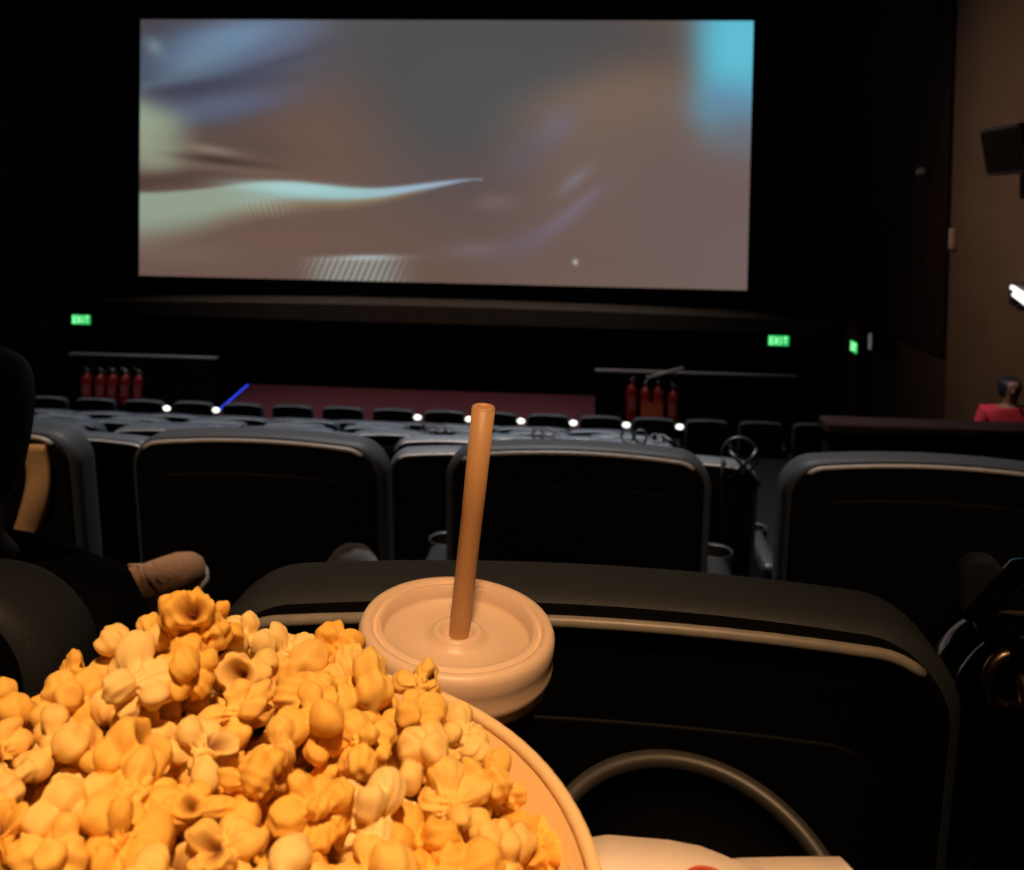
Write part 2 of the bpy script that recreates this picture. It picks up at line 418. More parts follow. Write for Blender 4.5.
# ---------------------------------------------------------------- low parapets, extinguishers, blue strip
def parapet(x0, x1, label):
    t = tag(empty('low_parapet', ((x0+x1)/2, 15.5, FL)), label, 'parapet', 'low black parapets before the stage')
    h = (x1-x0)/2
    box('panel', -h, h, 0, .12, 0, 1.17, M_black, t, bev=.004)
    box('cap_rail', -h-.01, h+.01, -.02, .14, 1.17, 1.205, M_cap, t, bev=.008)
    return t
parapet(-8.72, -6.18, 'low black parapet with a grey cap rail at the left of the stage')
parapet(.15, 3.35, 'low black parapet with a grey cap rail at the right of the stage')
M_label = mat('extinguisher_label', (.45, .10, .08), .5)
def extinguisher():
    t = empty('fire_extinguisher')
    lathe('cylinder', [(0, 0), (.06, 0), (.075, .012), (.078, .05), (.078, .33), (.07, .37), (.045, .40), (.022, .415), (.022, .43), (0, .43)], M_red, t, 24)
    lathe('valve', [(0, .425), (.018, .425), (.018, .455), (.026, .46), (.026, .48), (0, .48)], M_silver, t, 16)
    tube('handle', [(0, .01, .475), (0, -.05, .50), (0, -.10, .515)], .009, M_silver, t, 8)
    tube('hose', [(.02, 0, .46), (.06, -.02, .47), (.092, -.03, .42), (.095, -.03, .30), (.09, -.03, .16)], .010, M_blackp, t, 8)
    v, f = [], []
    for i in range(9):
        a = -PI/2-.8+1.6*i/8
        for z in (.14, .28): v.append((.0795*math.cos(a), .0795*math.sin(a), z))
    for i in range(8): f.append((2*i, 2*i+2, 2*i+3, 2*i+1))
    from_py('label_sheet', v, f, M_label, t)
    box('bracket', -.03, .03, .06, .112, .18, .24, M_blackp, t)
    return t
proto = extinguisher()
EX = [(-8.33, .28, 'leftmost'), (-8.09, .28, 'second from left'), (-7.88, .28, 'middle'), (-7.66, .28, 'fourth from left'), (-7.43, .28, 'rightmost')]
n = 0
for x, z, wd in EX:
    o = proto if n == 0 else copy_tree(proto); n += 1
    o.location = (x, 15.365, z-.02); o.scale = (1.15, 1.15, 1.25); o.rotation_euler.z = (n*1.7) % .6-.3
    tag(o, 'red fire extinguisher, %s of the five hung on the left parapet' % wd, 'extinguisher', 'fire extinguishers on the parapets')
for i, (x, z) in enumerate([(.73, .46), (.95, .42), (1.15, .43), (1.39, .38)]):
    o = copy_tree(proto); o.location = (x, 15.365, z-.15); o.scale = (1.1, 1.1, 1.4); o.rotation_euler.z = .25-.2*i
    tag(o, 'dark red fire extinguisher, %s of the four hung on the right parapet' % ['leftmost', 'second from left', 'third from left', 'rightmost'][i], 'extinguisher', 'fire extinguishers on the parapets')
M_orange = mat('orange_board', srgb(215, 90, 45), .6, scale=14, var=.2)
t = tag(empty('notice_board', (1.04, 15.12, FL)), 'small orange notice board on a stand before the right extinguishers', 'notice')
box('board', -.17, .17, -.012, .012, .50, .76, M_orange, t, bev=.004)
box('board_frame', -.19, .19, -.006, .018, .76, .785, M_red, t); box('board_frame', -.19, .19, -.006, .018, .475, .50, M_red, t)
box('leg', -.17, -.15, .0, .03, 0, .5, M_red, t); box('leg', .15, .17, .0, .03, 0, .5, M_red, t)
t = tag(empty('slanted_handrail', (1.26, 15.44, .9)), 'pale slanted handrail bar above the extinguishers on the right parapet', 'handrail')
tube('bar', [(-.30, -.06, .10), (.28, -.06, .28)], .028, mat('pale_rail', (.55, .48, .42), .4), t, 10)
tube('bracket', [(-.15, -.06, .147), (-.15, .05, .147)], .012, M_silver, t, 8); tube('bracket', [(.08, -.06, .218), (.08, .05, .218)], .012, M_silver, t, 8)
M_blue = mat('blue_led', (.02, .03, .3), .5, emit=(.03, .06, .9), estr=1.2)
t = tag(empty('blue_light_strip', (-6.665, 17.5, FL+.01), (0, 0, .132)), 'thin blue light strip along the left edge of the plum stage carpet', 'light strip')
box('channel', -.06, .0, -1.3, 1.6, 0, .035, M_blackp, t)
box('glowing_strip', -.05, -.012, -1.28, 1.58, .035, .042, M_blue, t)

# ---------------------------------------------------------------- wall fixtures on the right
t = tag(empty('loudspeaker', (XR, 11.45, 4.34)), 'black loudspeaker on a bracket high on the brown right wall', 'speaker')
bm = bmesh.new(); bm_box(bm, -.42, -.06, -.62, .42, -.12, .44, .02)
bmesh.ops.rotate(bm, verts=bm.verts, cent=(-.2, 0, 0), matrix=Matrix.Rotation(-.18, 3, 'Y'))
from_bm('cabinet', bm, M_blackp, t)
bm = bmesh.new(); bm_box(bm, -.435, -.422, -.58, .38, -.08, .40, .004)
bmesh.ops.rotate(bm, verts=bm.verts, cent=(-.2, 0, 0), matrix=Matrix.Rotation(-.18, 3, 'Y'))
from_bm('grille', bm, M_black, t)
box('bracket', -.22, -.001, -.42, -.22, -.42, .05, M_blackp, t, bev=.01); box('wall_plate', -.03, -.001, -.5, -.12, -.46, -.14, M_blackp, t, bev=.006)
t = tag(empty('junction_box', (XR, 13.86, 3.37)), 'small pale junction box on the brown wall beside the dark fabric', 'box')
box('cover', -.07, -.001, -.07, .07, -.14, .14, mat('pale_plastic', (.42, .36, .32), .5), t, bev=.012); box('lid_seam', -.075, -.07, -.05, .05, -.11, .11, mat('pale_plastic', (.42, .36, .32)), t, bev=.002)
t = tag(empty('small_spotlight', (XR-.035, 14.95, 4.36)), 'small unlit spotlight on the dark fabric wall', 'spotlight')
tube('head', [(-.03, 0, .0), (-.14, -.10, -.05)], [.05, .075], mat('grey_spot', (.2, .2, .2), .4), t, 12); tube('stem', [(0, 0, 0), (-.05, 0, 0)], .02, M_blackp, t, 8)
t = tag(empty('wall_lamp', (XR, 11.62, 2.80)), 'bright white wall lamp with two slanted tubes near the right frame edge', 'lamp')
M_tube = mat('white_tube', (.9, .9, .9), .4, emit=(1, .98, .95), estr=1.4)
box('back_plate', -.05, -.001, -.30, .26, -.16, .12, M_blackp, t, bev=.01)
tube('light_tube', [(-.08, .20, .07), (-.08, -.26, -.02)], .028, M_tube, t, 10); tube('light_tube', [(-.08, .14, -.01), (-.08, -.26, -.10)], .028, M_tube, t, 10)
for y_ in (.22, -.27): box('tube_holder', -.10, -.04, y_-.02, y_+.02, -.13, .10, M_blackp, t)
t = tag(empty('door_lamp', (XR+.02, 17.62, 1.38)), 'slim dim white lamp beside the doorway of the right wall', 'lamp')
tube('tube', [(-.06, 0, -.14), (-.06, 0, .14)], .03, mat('dim_tube', (.5, .5, .5), .4, emit=(.8, .7, .75), estr=.12), t, 10); box('mount', -.04, .0, -.03, .03, -.17, .2, M_blackp, t)
struct(box('wall_right_lintel', XR, XR+.2, 16.25, 18.25, 1.2, 1.60, M_black))

# parapet of the entrance passage on the right
t = struct(empty('wall_entrance', (1.2, 5.0, .55)))
bm = bmesh.new(); bm_box(bm, .05, 3.9, 0, .15, 0, 2.08); bm_box(bm, -.08, .05, -2.2, .15, 0, 1.3)
from_bm('wall_body', bm, M_para, t); box('cap', .03, 3.9, -.03, .18, 2.08, 2.14, M_para, t, bev=.015)

# unseen housings added around the downlights and the fill lights
M_can = mat('downlight_can', (.03, .03, .03), .5)
M_glow = mat('downlight_glass', (.9, .9, .9), .4, emit=(1, .85, .7), estr=2)
for i, (loc, nm) in enumerate([(a[0], 'warm') for a in WARM]+[(a[0], 'cool') for a in COOL]+[(a[0], 'added stage') for a in FRONT]+[(WALLW[0], 'added wall washing')]):
    t = tag(empty('ceiling_downlight', (loc[0], loc[1], loc[2]+.01)), '%s dimmed unseen downlight %s above the rows' % (nm, 'hung' if nm == 'warm' else 'set in the dark ceiling'), 'downlight', 'ceiling downlights')
    lathe('can', [(.0, .05), (.16, .05), (.16, -.0), (.185, -.0), (.185, .06), (.0, .06)], M_can, t, 24)
    if nm == 'warm': tube('drop_rod', [(0, 0, .05), (0, 0, CEIL-loc[2]-.02)], .012, M_can, t, 8)

# ---------------------------------------------------------------- seats
def lean(z): return (1.02-z)*.16
def make_seat():
    t = empty('cinema_chair')
    slab('backrest', outline(.56, .42, 1.005, .065, .018), 0, .100, .028, M_fabric, t, lean)
    sh = slab('back_shell', outline(.525, .40, 1.000, .055, .018), -.010, .03, .008, M_shell, t, lean)
    slab('back_panel', outline(.44, .46, .93, .04, .012), -.0125, .0, .003, M_shell, sh, lean, 3)
    ol = outline(.525, .40, 1.000, .055, .018)
    top = [p for p in ol if p[1] > .992]
    pts = [(x-nx*.004, -.011+lean(z), z-nz*.003) for x, z, nx, nz in top]
    tube('trim', pts, .0046, M_trim, sh, 8)
    bm = bmesh.new(); bm_box(bm, -.245, .245, .20, .62, .37, .47, .04, 4); from_bm('seat_cushion', bm, M_fabric, t, True)
    box('seat_pan', -.23, .23, .20, .58, .335, .375, M_shell, t, bev=.01)
    bm = bmesh.new(); bm_box(bm, .313, .377, .10, .46, .60, .645, .018, 3); from_bm('armrest', bm, M_arm, t, True)
    box('side_support', .325, .375, .12, .40, 0, .605, M_shell, t, bev=.008)
    cp = lathe('cup_holder', [(.047, .0), (.052, .004), (.052, -.004), (.050, -.09), (0, -.095), (0, -.09), (.045, -.086), (.045, -.004)], M_arm, t, 24, loc=(.35, .515, .635))
    box('foot_beam', -.30, .375, .22, .28, .24, .335, M_shell, t)
    return t
seat0 = make_seat()
used = [False]
SEATS = []
def place_seat(x, y, top, label, group, rz=0):
    o = seat0 if not used[0] else copy_tree(seat0); used[0] = True
    o.location = (x, y, top-1.02); o.rotation_euler.z = rz
    tag(o, label, 'seat', group); SEATS.append(o)
    return o
place_seat(-.008, near['y'], near['top'], 'large dark seat back directly ahead behind the drink cup, nearest the camera', 'seats of the nearest row')
place_seat(-.68, near['y'], near['top']-.010, 'near dark seat at the left frame edge behind the popcorn, with a person in it', 'seats of the nearest row')
place_seat(.69, near['y'], near['top'], 'near dark seat cut by the right frame edge, beside the glossy black handbag', 'seats of the nearest row')
for x, lb in ((-1.385, 'grey-topped black seat back at the left frame edge, beside a beige sleeve'),
              (-.705, 'grey-topped black seat back left of the straw in the second row'),
              (-.015, 'grey-topped black seat back right behind the straw in the second row'),
              (.69, 'grey-topped black seat back at the right, before the entrance parapet')):
    place_seat(x, row2['y'], row2['top'], lb, 'seats of the second row')
OFF = [.30, .08, .25, .0, .30, .10, .25, .05, .199]
HIDE = set()
LITGAPS = (-5.67, -4.98, -2.216, -1.526, -.836, -.146, .544, 1.234)
M_mark = mat('marker_led', (.9, .9, .9), .4, emit=(1, .97, .9), estr=1.6)
for k, r in enumerate(ROWS):
    front = k == 8
    pitch_ = .69
    xs = []
    x = OFF[k]
    if front: x = OFF[k]+4*pitch_
    while x > max(-9.7, -.66*r['y']-.1): xs.append(x); x -= pitch_
    for i, x in enumerate(xs):
        if (k, i) in HIDE: continue
        rn = 'front row' if front else '%s row from the camera' % ORD[k+2]
        lb = 'grey-topped cinema seat in the %s, %s from the right end' % (rn, ORD[i])
        o = place_seat(x, r['y'], r['top'], lb, 'seats of the '+rn)
        if front and any(abs(x+.345-g) < .06 for g in LITGAPS):
            bm = bmesh.new(); bmesh.ops.create_uvsphere(bm, u_segments=12, v_segments=8, radius=1)
            for v_ in bm.verts: v_.co = Vector((.335+v_.co.x*.052, .0+v_.co.y*.02, .925+v_.co.z*.036))
            ml = from_bm('marker_light', bm, M_mark, o, True)
            box('light_bracket', .25, .36, .01, .04, .88, .925, M_arm, o)

# ---------------------------------------------------------------- black cable loops on the seat tops
def coil(loc, rings, label, extra=()):
    t = tag(empty('cable_loop', loc), label, 'cable', 'black cable loops on the seat tops')
    for cx, cz, r, tilt, rad in rings:
        pts = [(cx+r*math.cos(a), math.sin(tilt)*r*math.sin(a), cz+math.cos(tilt)*r*math.sin(a)) for a in [2*PI*i/20 for i in range(20)]]
        tube('loop', pts, rad, M_blackp, t, 8, True)
    for p, rad in extra: tube('strand', p, rad, M_blackp, t, 8)
    return t
def sit(k, x, dx=0): return (x, ROWS[k]['y']+.065, ROWS[k]['top']+.004)
coil(sit(2, -.90), [(-.05, .022, .024, .5, .005), (.0, .018, .020, 1.0, .005), (.05, .022, .024, .6, .005), (.10, .016, .018, 1.1, .004)], 'row of small black cable loops on a seat top left of the straw')
coil(sit(1, -.19), [(-.03, .022, .024, .4, .006), (.02, .024, .026, .7, .006), (.06, .014, .016, 1.1, .005)], 'small knot of black cable on a seat top right of the straw')
coil(sit(1, .24), [(-.045, .028, .028, .25, .006), (.015, .028, .028, .3, .006), (.085, .02, .025, .9, .005), (.115, .02, .022, 1.0, .005)], 'pair of round black cable loops on a seat top below the orange notice board',
     [([(.10, .0, .004), (.13, -.01, .026), (.155, -.02, .022), (.165, -.03, .002)], .005), ([(-.08, 0, .03), (-.06, -.02, .01), (-.02, -.03, .004), (.04, -.03, .006)], .004)])
coil((.515, ROWS[0]['y']+.0, ROWS[0]['top']-.01), [(-.005, .035, .058, .15, .006)], 'tall black cable loop with crossed strands standing at the end of a seat row',
     [([(-.055, -.01, -.055), (-.02, -.02, -.02), (.03, -.02, .03), (.05, -.01, .06)], .0065), ([(.06, -.01, -.06), (.03, -.025, -.02), (-.01, -.025, .02), (-.04, -.01, .05)], .0065),
      ([(-.06, -.01, .03), (-.064, -.02, -.03), (-.062, -.03, -.12), (-.06, -.03, -.30)], .006)])

# ---------------------------------------------------------------- drink cup
M_lid = mat('lid_plastic', srgb(226, 196, 172), .42, scale=25, var=.03, sss=.15)
M_straw = mat('straw_plastic', srgb(200, 154, 110), .45, scale=40, var=.04, sss=.2)
M_cup = mat('cup_paper', (.07, .008, .006), .5, scale=12)
cup = tag(empty('drink_cup', (0, 0, 0)), 'dark red paper drink cup with a cream plastic lid and an orange-brown straw', 'cup')
lidc = Vector((-.060, .459, 3.594))
axis = Vector((.075, -.085, 1)).normalized()
q = Vector((0, 0, 1)).rotation_difference(axis)
cup.rotation_mode = 'QUATERNION'; cup.rotation_quaternion = q
HC = .165
cup.location = lidc-axis*HC
lathe('cup_body', [(0, .004), (.030, .004), (.031, 0), (.033, .002), (.0435, HC-.012), (.0445, HC-.010), (.042, HC-.012), (.030, .008), (0, .008)], M_cup, cup, 64)
lathe('lid', [(.0455, HC-.024), (.0478, HC-.024), (.0480, HC-.017), (.0472, HC-.013), (.0478, HC-.010), (.0478, HC-.004), (.0462, HC-.0005), (.0435, HC), (.0415, HC-.001), (.0405, HC-.0035),
              (.0400, HC-.0035), (.0385, HC-.0005), (.0370, HC-.001), (.0362, HC-.0065), (.0350, HC-.0085), (.018, HC-.0085), (.0135, HC-.0080), (.0125, HC-.0045), (.0105, HC-.0035), (.0085, HC-.0045), (.0075, HC-.0055), (.006, HC-.007), (.004, HC-.007), (0, HC-.007)], M_lid, cup, 96)
st = Vector((.004, .001, 0))
r0 = [(0, .0, .03), (.001, 0, HC), (.0025, .001, HC+.055), (.0035, .002, HC+.1075)]
tube('straw', r0, [.0047, .0050, .0053, .0056], M_straw, cup, 20)
lathe('straw_mouth', [(.0040, -.004), (.0040, .0), (.0052, .0), (.0056, -.0012), (.0055, -.004)], M_straw, cup, 20, loc=(.0035, .002, HC+.1085))

# ---------------------------------------------------------------- popcorn tub
TUBC = Vector((-.108, .266, 3.594)); TR = .115
tax = Vector((.0, -.10, 1)).normalized(); tq = Vector((0, 0, 1)).rotation_difference(tax)
HT = .19
tub = tag(empty('popcorn_tub', TUBC-tax*HT), 'large cream paper popcorn tub with a rolled rim', 'tub')
tub.rotation_mode = 'QUATERNION'; tub.rotation_quaternion = tq
M_tub = mat('tub_paper', srgb(228, 188, 130), .6, scale=14, var=.03, sss=.05)
lathe('wall', [(0, .006), (.082, .006), (.083, 0), (.084, .001), (TR-.0005, HT-.001), (TR-.0025, HT-.001), (.0815, .010), (0, .010)], M_tub, tub, 96)
rp = [(TR+.0005+.0025*math.cos(a), HT+.0025*math.sin(a)) for a in [2*PI*i/12 for i in range(12)]]
lathe('rim', rp, mat('tub_rim_paper', srgb(235, 200, 150), .55, scale=14, var=.03), tub, 96, closed=True)

# popcorn pieces: lobed meshes shared between many individuals
random.seed(11); rng = np.random.default_rng(11)
def pop_mat():
    m = bpy.data.materials.new('popcorn'); m.use_nodes = True; nt = m.node_tree; b = nt.nodes['Principled BSDF']; L = nt.links.new
    oi = nt.nodes.new('ShaderNodeObjectInfo'); rp_ = nt.nodes.new('ShaderNodeValToRGB')
    cr = rp_.color_ramp; cr.elements[0].color = (*srgb(238, 180, 78), 1); cr.elements[1].color = (*srgb(244, 218, 156), 1)
    e = cr.elements.new(.4); e.color = (*srgb(240, 194, 98), 1); e = cr.elements.new(.75); e.color = (*srgb(242, 206, 126), 1)
    L(oi.outputs['Random'], rp_.inputs[0])
    tc = nt.nodes.new('ShaderNodeTexCoord'); n1 = nt.nodes.new('ShaderNodeTexNoise'); n1.inputs['Scale'].default_value = 140; n1.inputs['Detail'].default_value = 3
    L(tc.outputs['Object'], n1.inputs['Vector'])
    r2 = nt.nodes.new('ShaderNodeValToRGB'); r2.color_ramp.elements[0].position = .42; r2.color_ramp.elements[1].position = .72
    r2.color_ramp.elements[0].color = (0, 0, 0, 1); r2.color_ramp.elements[1].color = (.55, .55, .55, 1); L(n1.outputs['Fac'], r2.inputs[0])
    mx = nt.nodes.new('ShaderNodeMix'); mx.data_type = 'RGBA'; L(r2.outputs[0], mx.inputs[0]); L(rp_.outputs[0], mx.inputs[6]); mx.inputs[7].default_value = (*srgb(238, 172, 60), 1)
    at_ = nt.nodes.new('ShaderNodeAttribute'); at_.attribute_name = 'hull'
    m2 = nt.nodes.new('ShaderNodeMix'); m2.data_type = 'RGBA'; L(at_.outputs['Fac'], m2.inputs[0]); L(mx.outputs[2], m2.inputs[6]); m2.inputs[7].default_value = (*srgb(120, 56, 14), 1)
    L(m2.outputs[2], b.inputs['Base Color']); b.inputs['Roughness'].default_value = .6; b.inputs['Specular IOR Level'].default_value = .3
    b.inputs['Subsurface Weight'].default_value = .12; b.inputs['Subsurface Radius'].default_value = (.004, .002, .0008)
    bp = nt.nodes.new('ShaderNodeBump'); bp.inputs['Strength'].default_value = .25; bp.inputs['Distance'].default_value = .0008
    n2 = nt.nodes.new('ShaderNodeTexNoise'); n2.inputs['Scale'].default_value = 420; L(tc.outputs['Object'], n2.inputs['Vector'])
    L(n2.outputs['Fac'], bp.inputs['Height']); L(bp.outputs[0], b.inputs['Normal'])
    return m
M_pop = pop_mat()
tb = bmesh.new(); bmesh.ops.create_icosphere(tb, subdivisions=5, radius=1)
tb.verts.ensure_lookup_table()
DIR = np.array([v.co[:] for v in tb.verts]); DIR /= np.linalg.norm(DIR, axis=1)[:, None]
FAC = [tuple(v.index for v in f.verts) for f in tb.faces]; tb.free()
HOLE = {}
def popcorn_mesh(i):
    g = np.random.default_rng(100+i)
    nl = int(g.integers(6, 11))
    r = np.full(len(DIR), .40)
    cents = []
    for _ in range(60):
        c = g.normal(size=3); c /= np.linalg.norm(c)
        if all(np.dot(c, o) < .60 for o in cents): cents.append(c)
        if len(cents) == nl: break
    ts = [r]
    for c in cents:
        d = g.uniform(.40, .72); s = g.uniform(.24, .48)
        bq = DIR@c*d; disc = bq**2-d*d+s*s
        ts.append(np.where((disc > 0), bq+np.sqrt(np.maximum(disc, 0)), 0))
    T = np.stack(ts); kk = 24.
    r = np.log(np.exp(kk*T).sum(0))/kk-np.log(2)/kk
    hull = np.zeros(len(DIR))
    if i % 5 in (0, 2, 3):           # the brown hollow a kernel leaves
        c = g.normal(size=3); c /= np.linalg.norm(c); a = np.arccos(np.clip(DIR@c, -1, 1)); wdt = g.uniform(.34, .55); HOLE[i] = c
        hole = 1/(1+np.exp(np.clip((a-wdt)/.04, -50, 50))); ringb = np.exp(-((a-wdt-.14)/.12)**2)
        r = r*(1-.70*hole)+.10*ringb*(1-hole); hull = np.clip(hole*1.15, 0, 1)*g.uniform(.75, 1)
    wv = np.zeros(len(DIR))
    for q_ in range(7):
        kx = g.normal(size=3)*g.uniform(4, 10); wv += np.sin(DIR@kx+g.uniform(0, 6.28))*.022
    r = r+wv
    P = DIR*r[:, None]*g.uniform(.82, 1.2, size=3)
    P *= 1.0/np.abs(P).max()
    me = bpy.data.meshes.new('popcorn'); me.from_pydata(P.tolist(), [], FAC)
    a = me.attributes.new('hull', 'FLOAT', 'POINT'); a.data.foreach_set('value', hull.astype(np.float32))
    me.materials.append(M_pop)
    for p in me.polygons: p.use_smooth = True
    return me
POP = [popcorn_mesh(i) for i in range(15)]
ex = Vector((1, 0, 0)); ex = (ex-tax*ex.dot(tax)).normalized(); ey = tax.cross(ex)
def heap(x, y):
    rr = math.hypot(x, y)/TR
    h = .022*(1-rr**2)+.002
    h += .012*max(0, -x/TR)+.008*max(0, y/TR)-.042*max(0, (x*.95-y*.30)/TR)**1.5 if (x*.95-y*.30) > 0 else .010*max(0, -x/TR)+.008*max(0, y/TR)
    h += .024*math.exp(-(((x+.040)/.020)**2+((y-.068)/.03)**2))
    return h
pts = []
def try_layer(nmax, dmin, dz, jit, rmax):
    c = 0; tries = 0
    while c < nmax and tries < 40000:
        tries += 1
        x, y = rng.uniform(-TR, TR), rng.uniform(-TR, TR)
        if math.hypot(x, y) > rmax: continue
        z = heap(x, y)+dz+rng.uniform(-jit, jit)
        if any((x-a)**2+(y-b_)**2+(z-c_)**2 < dmin*dmin for a, b_, c_, _ in pts): continue
        pts.append((x, y, z, dz)); c += 1
try_layer(230, .0176, 0, .004, TR-.009)
n1 = len(pts)
try_layer(300-n1, .0180, -.016, .003, TR-.020)
first = None
WHERE = 'in the heap of the cream tub'
for i, (x, y, z, dz) in enumerate(pts):
    o = bpy.data.objects.new('popcorn', POP[int(rng.integers(len(POP)))]); C.objects.link(o)
    o.location = TUBC+ex*x+ey*y+tax*z
    o.rotation_euler = tuple(rng.uniform(0, 6.28, 3))
    vi = POP.index(o.data)
    if vi in HOLE and rng.uniform() < .45:     # some hollows lie open upwards
        tgt = Vector((rng.normal()*.45, -.5+rng.normal()*.45, .8)).normalized()
        o.rotation_mode = 'QUATERNION'; o.rotation_quaternion = Vector(HOLE[vi].tolist()).rotation_difference(tgt)
    s = rng.uniform(.0135, .0172); o.scale = (s, s, s)
    hol = POP.index(o.data) % 5 in (0, 2, 3)
    sz = 'small' if s < .0147 else 'large' if s > .0160 else 'medium'
    rowp = 'at the back edge' if y > .065 else 'towards the back' if y > .03 else 'in the middle' if y > -.01 else 'at the front' if y > -.05 else 'at the near edge'
    colp = 'by the right tub wall' if x > .06 else 'right of centre' if x > .022 else 'central' if x > -.022 else 'left of centre' if x > -.06 else 'at the far left'
    tag(o, '%s %s popcorn %s, %s%s' % (sz, 'hollow brown-centred' if hol else 'rounded yellow', rowp, colp, ', partly buried' if dz < 0 else ''), 'popcorn', 'popcorn pieces heaped in the tub')
# the uncounted pieces below the top layers
vv_, ff_ = [], []
src = POP[1]; bs = bmesh.new(); bs.from_mesh(src); bmesh.ops.remove_doubles(bs, verts=bs.verts, dist=.16)
sv = [v.co.copy() for v in bs.verts]; bs.verts.index_update(); sf = [tuple(v.index for v in f.verts) for f in bs.faces]; bs.free()
for lay in range(3):
    for _ in range(150):
        a, rr = rng.uniform(0, 2*PI), math.sqrt(rng.uniform(0, 1))*(TR-.034)
        x, y = rr*math.cos(a), rr*math.sin(a); z = heap(x, y)-.034-.014*lay
        R3 = Euler(tuple(rng.uniform(0, 6.28, 3))).to_matrix(); b0 = len(vv_)
        p0 = TUBC+ex*x+ey*y+tax*z
        for c_ in sv: vv_.append(p0+R3@(c_*.0150))
        ff_ += [tuple(b0+i_ for i_ in q_) for q_ in sf]
me = bpy.data.meshes.new('popcorn_fill'); me.from_pydata([tuple(p) for p in vv_], [], ff_)
pf = link('popcorn_fill', me, M_pop); tag(pf, 'deeper popcorn filling the tub under the visible heap', 'popcorn', kind='stuff')

# ---------------------------------------------------------------- the viewer's armrest with cup holder and swing tray
arm = tag(empty('armrest', (.05, .1, 2.66)), 'black armrest with an empty round cup holder ring beside the popcorn tub', 'armrest')
def rel(p): return (p[0]-.05, p[1]-.1, p[2]-2.66)
rc = Vector((.040, .318, 3.566)); rax = Vector((.16, -.42, 1)).normalized()
M_ring = mat('cup_holder_ring', (.024, .021, .020), .5, scale=60)
RR = .053
h_ = empty('cup_holder', rel(rc)); h_.parent = arm; h_.rotation_mode = 'QUATERNION'; h_.rotation_quaternion = Vector((0, 0, 1)).rotation_difference(rax)
lathe('ring', [(RR-.0025, -.003), (RR-.002, .0), (RR, .001), (RR+.003, .0005), (RR+.004, -.004), (RR+.003, -.008), (RR-.002, -.008)], M_ring, h_, 64, closed=True)
lathe('well', [(RR-.001, -.006), (RR-.004, -.075), (0, -.078), (0, -.074), (RR-.008, -.071), (RR-.005, -.006)], M_black, h_, 48, closed=False)
bm = bmesh.new(); bm_box(bm, .0, .12, -.28, .262, 3.50, 3.583, .012, 3)
for v_ in bm.verts: v_.co = Vector(rel(v_.co))
from_bm('arm_pad', bm, M_black, arm, True)
bm = bmesh.new(); bm_box(bm, .03, .09, -.2, .25, 2.66, 3.51, .006, 2)
for v_ in bm.verts: v_.co = Vector(rel(v_.co))
from_bm('support', bm, M_black, arm)
bm = bmesh.new(); bm_box(bm, -.26, .03, .12, .56, 3.385, 3.401, .006, 2)
for v_ in bm.verts: v_.co = Vector(rel(v_.co))
from_bm('swing_tray', bm, M_black, arm)

# folded paper napkin lying over the armrest end
M_nap = mat('napkin_paper', srgb(250, 230, 215), .8, scale=60, var=.04, bump=.2)
M_print = mat('napkin_print', srgb(190, 70, 45), .7)

nap = tag(empty('paper_napkin', (.05, .2, 3.583)), 'pale folded paper napkin with a small red print, lying by the cup holder ring', 'napkin')
def sheet(name, edge, y0, z0, th, m, parent):
    """sheet between y0 and the far edge polyline (x, y), gently waved"""
    v, f = [], []; n = len(edge); J = 10
    for side in (0, 1):
        for i, (x, y) in enumerate(edge):
            for j in range(J+1):
                t_ = j/J; yy = y0+(y-y0)*t_
                v.append((x, yy, z0+side*th+.0015*math.sin(x*60+1)*math.sin(yy*30)+.004*max(0, t_-.6)))
    o_ = n*(J+1)
    for i in range(n-1):
        for j in range(J):
            a = i*(J+1)+j; b_ = a+J+1
            f += [(a, b_, b_+1, a+1), (o_+a, o_+a+1, o_+b_+1, o_+b_)]
    for j in range(J):
        for i in (0, n-1):
            a = i*(J+1)+j; f.append((a, a+1, o_+a+1, o_+a))
    for i in range(n-1):
        for j in (0, J):
            a = i*(J+1)+j; f.append((a, a+J+1, o_+a+J+1, o_+a))
    return from_py(name, v, f, m, parent, True)
e1 = [(-.052, .110), (-.04, .114), (-.02, .1140), (-.010, .1125), (-.003, .109), (.002, .1055), (.008, .1035), (.012, .101)]
sheet('sheet', e1, -.13, .004, .0012, M_nap, nap)
e2 = [(-.052, .104), (-.01, .109), (.004, .1125), (.02, .1148), (.036, .1160), (.0385, .110)]
sheet('sheet', e2, -.13, .0012, .0012, M_nap, nap)
tube('printed_mark', [(-.010+.006*math.cos(a), .0955+.005*math.sin(a), .0078) for a in [PI*(.2+.7*i/10) for i in range(11)]], .0006, M_print, nap, 6)

# ---------------------------------------------------------------- beige cloth hung on the leftmost seat back, grey pouch
M_beige = mat('beige_cloth', srgb(190, 150, 100), .85, scale=90, bump=.3)
t = tag(empty('beige_cloth', (-1.185, 1.955, 3.255)), 'beige cloth strip hanging against the black back of the leftmost seat', 'cloth')
v, f = [], []
for i in range(17):
    s_ = i/16; cx = .018*math.sin(s_*PI*.8)-.075*s_**2; z = -.24*s_; wd = .026+.006*math.sin(s_*3)
    for k in range(8):
        a = 2*PI*k/8; v.append((cx+wd*math.cos(a), .0+lean(.96+z)-.0+.012*math.sin(a)+.004*math.sin(s_*9+math.cos(a)), z))
for i in range(16):
    for k in range(8): f.append((i*8+k, i*8+(k+1) % 8, (i+1)*8+(k+1) % 8, (i+1)*8+k))
f += [tuple(range(8)), tuple(16*8+k for k in range(8))]
from_py('cloth_strip', v, f, M_beige, t)
t = tag(empty('seat_pouch', (-.475, 1.915, 2.885)), 'rounded dark grey pouch low on the seat back left of the drink lid', 'pouch')
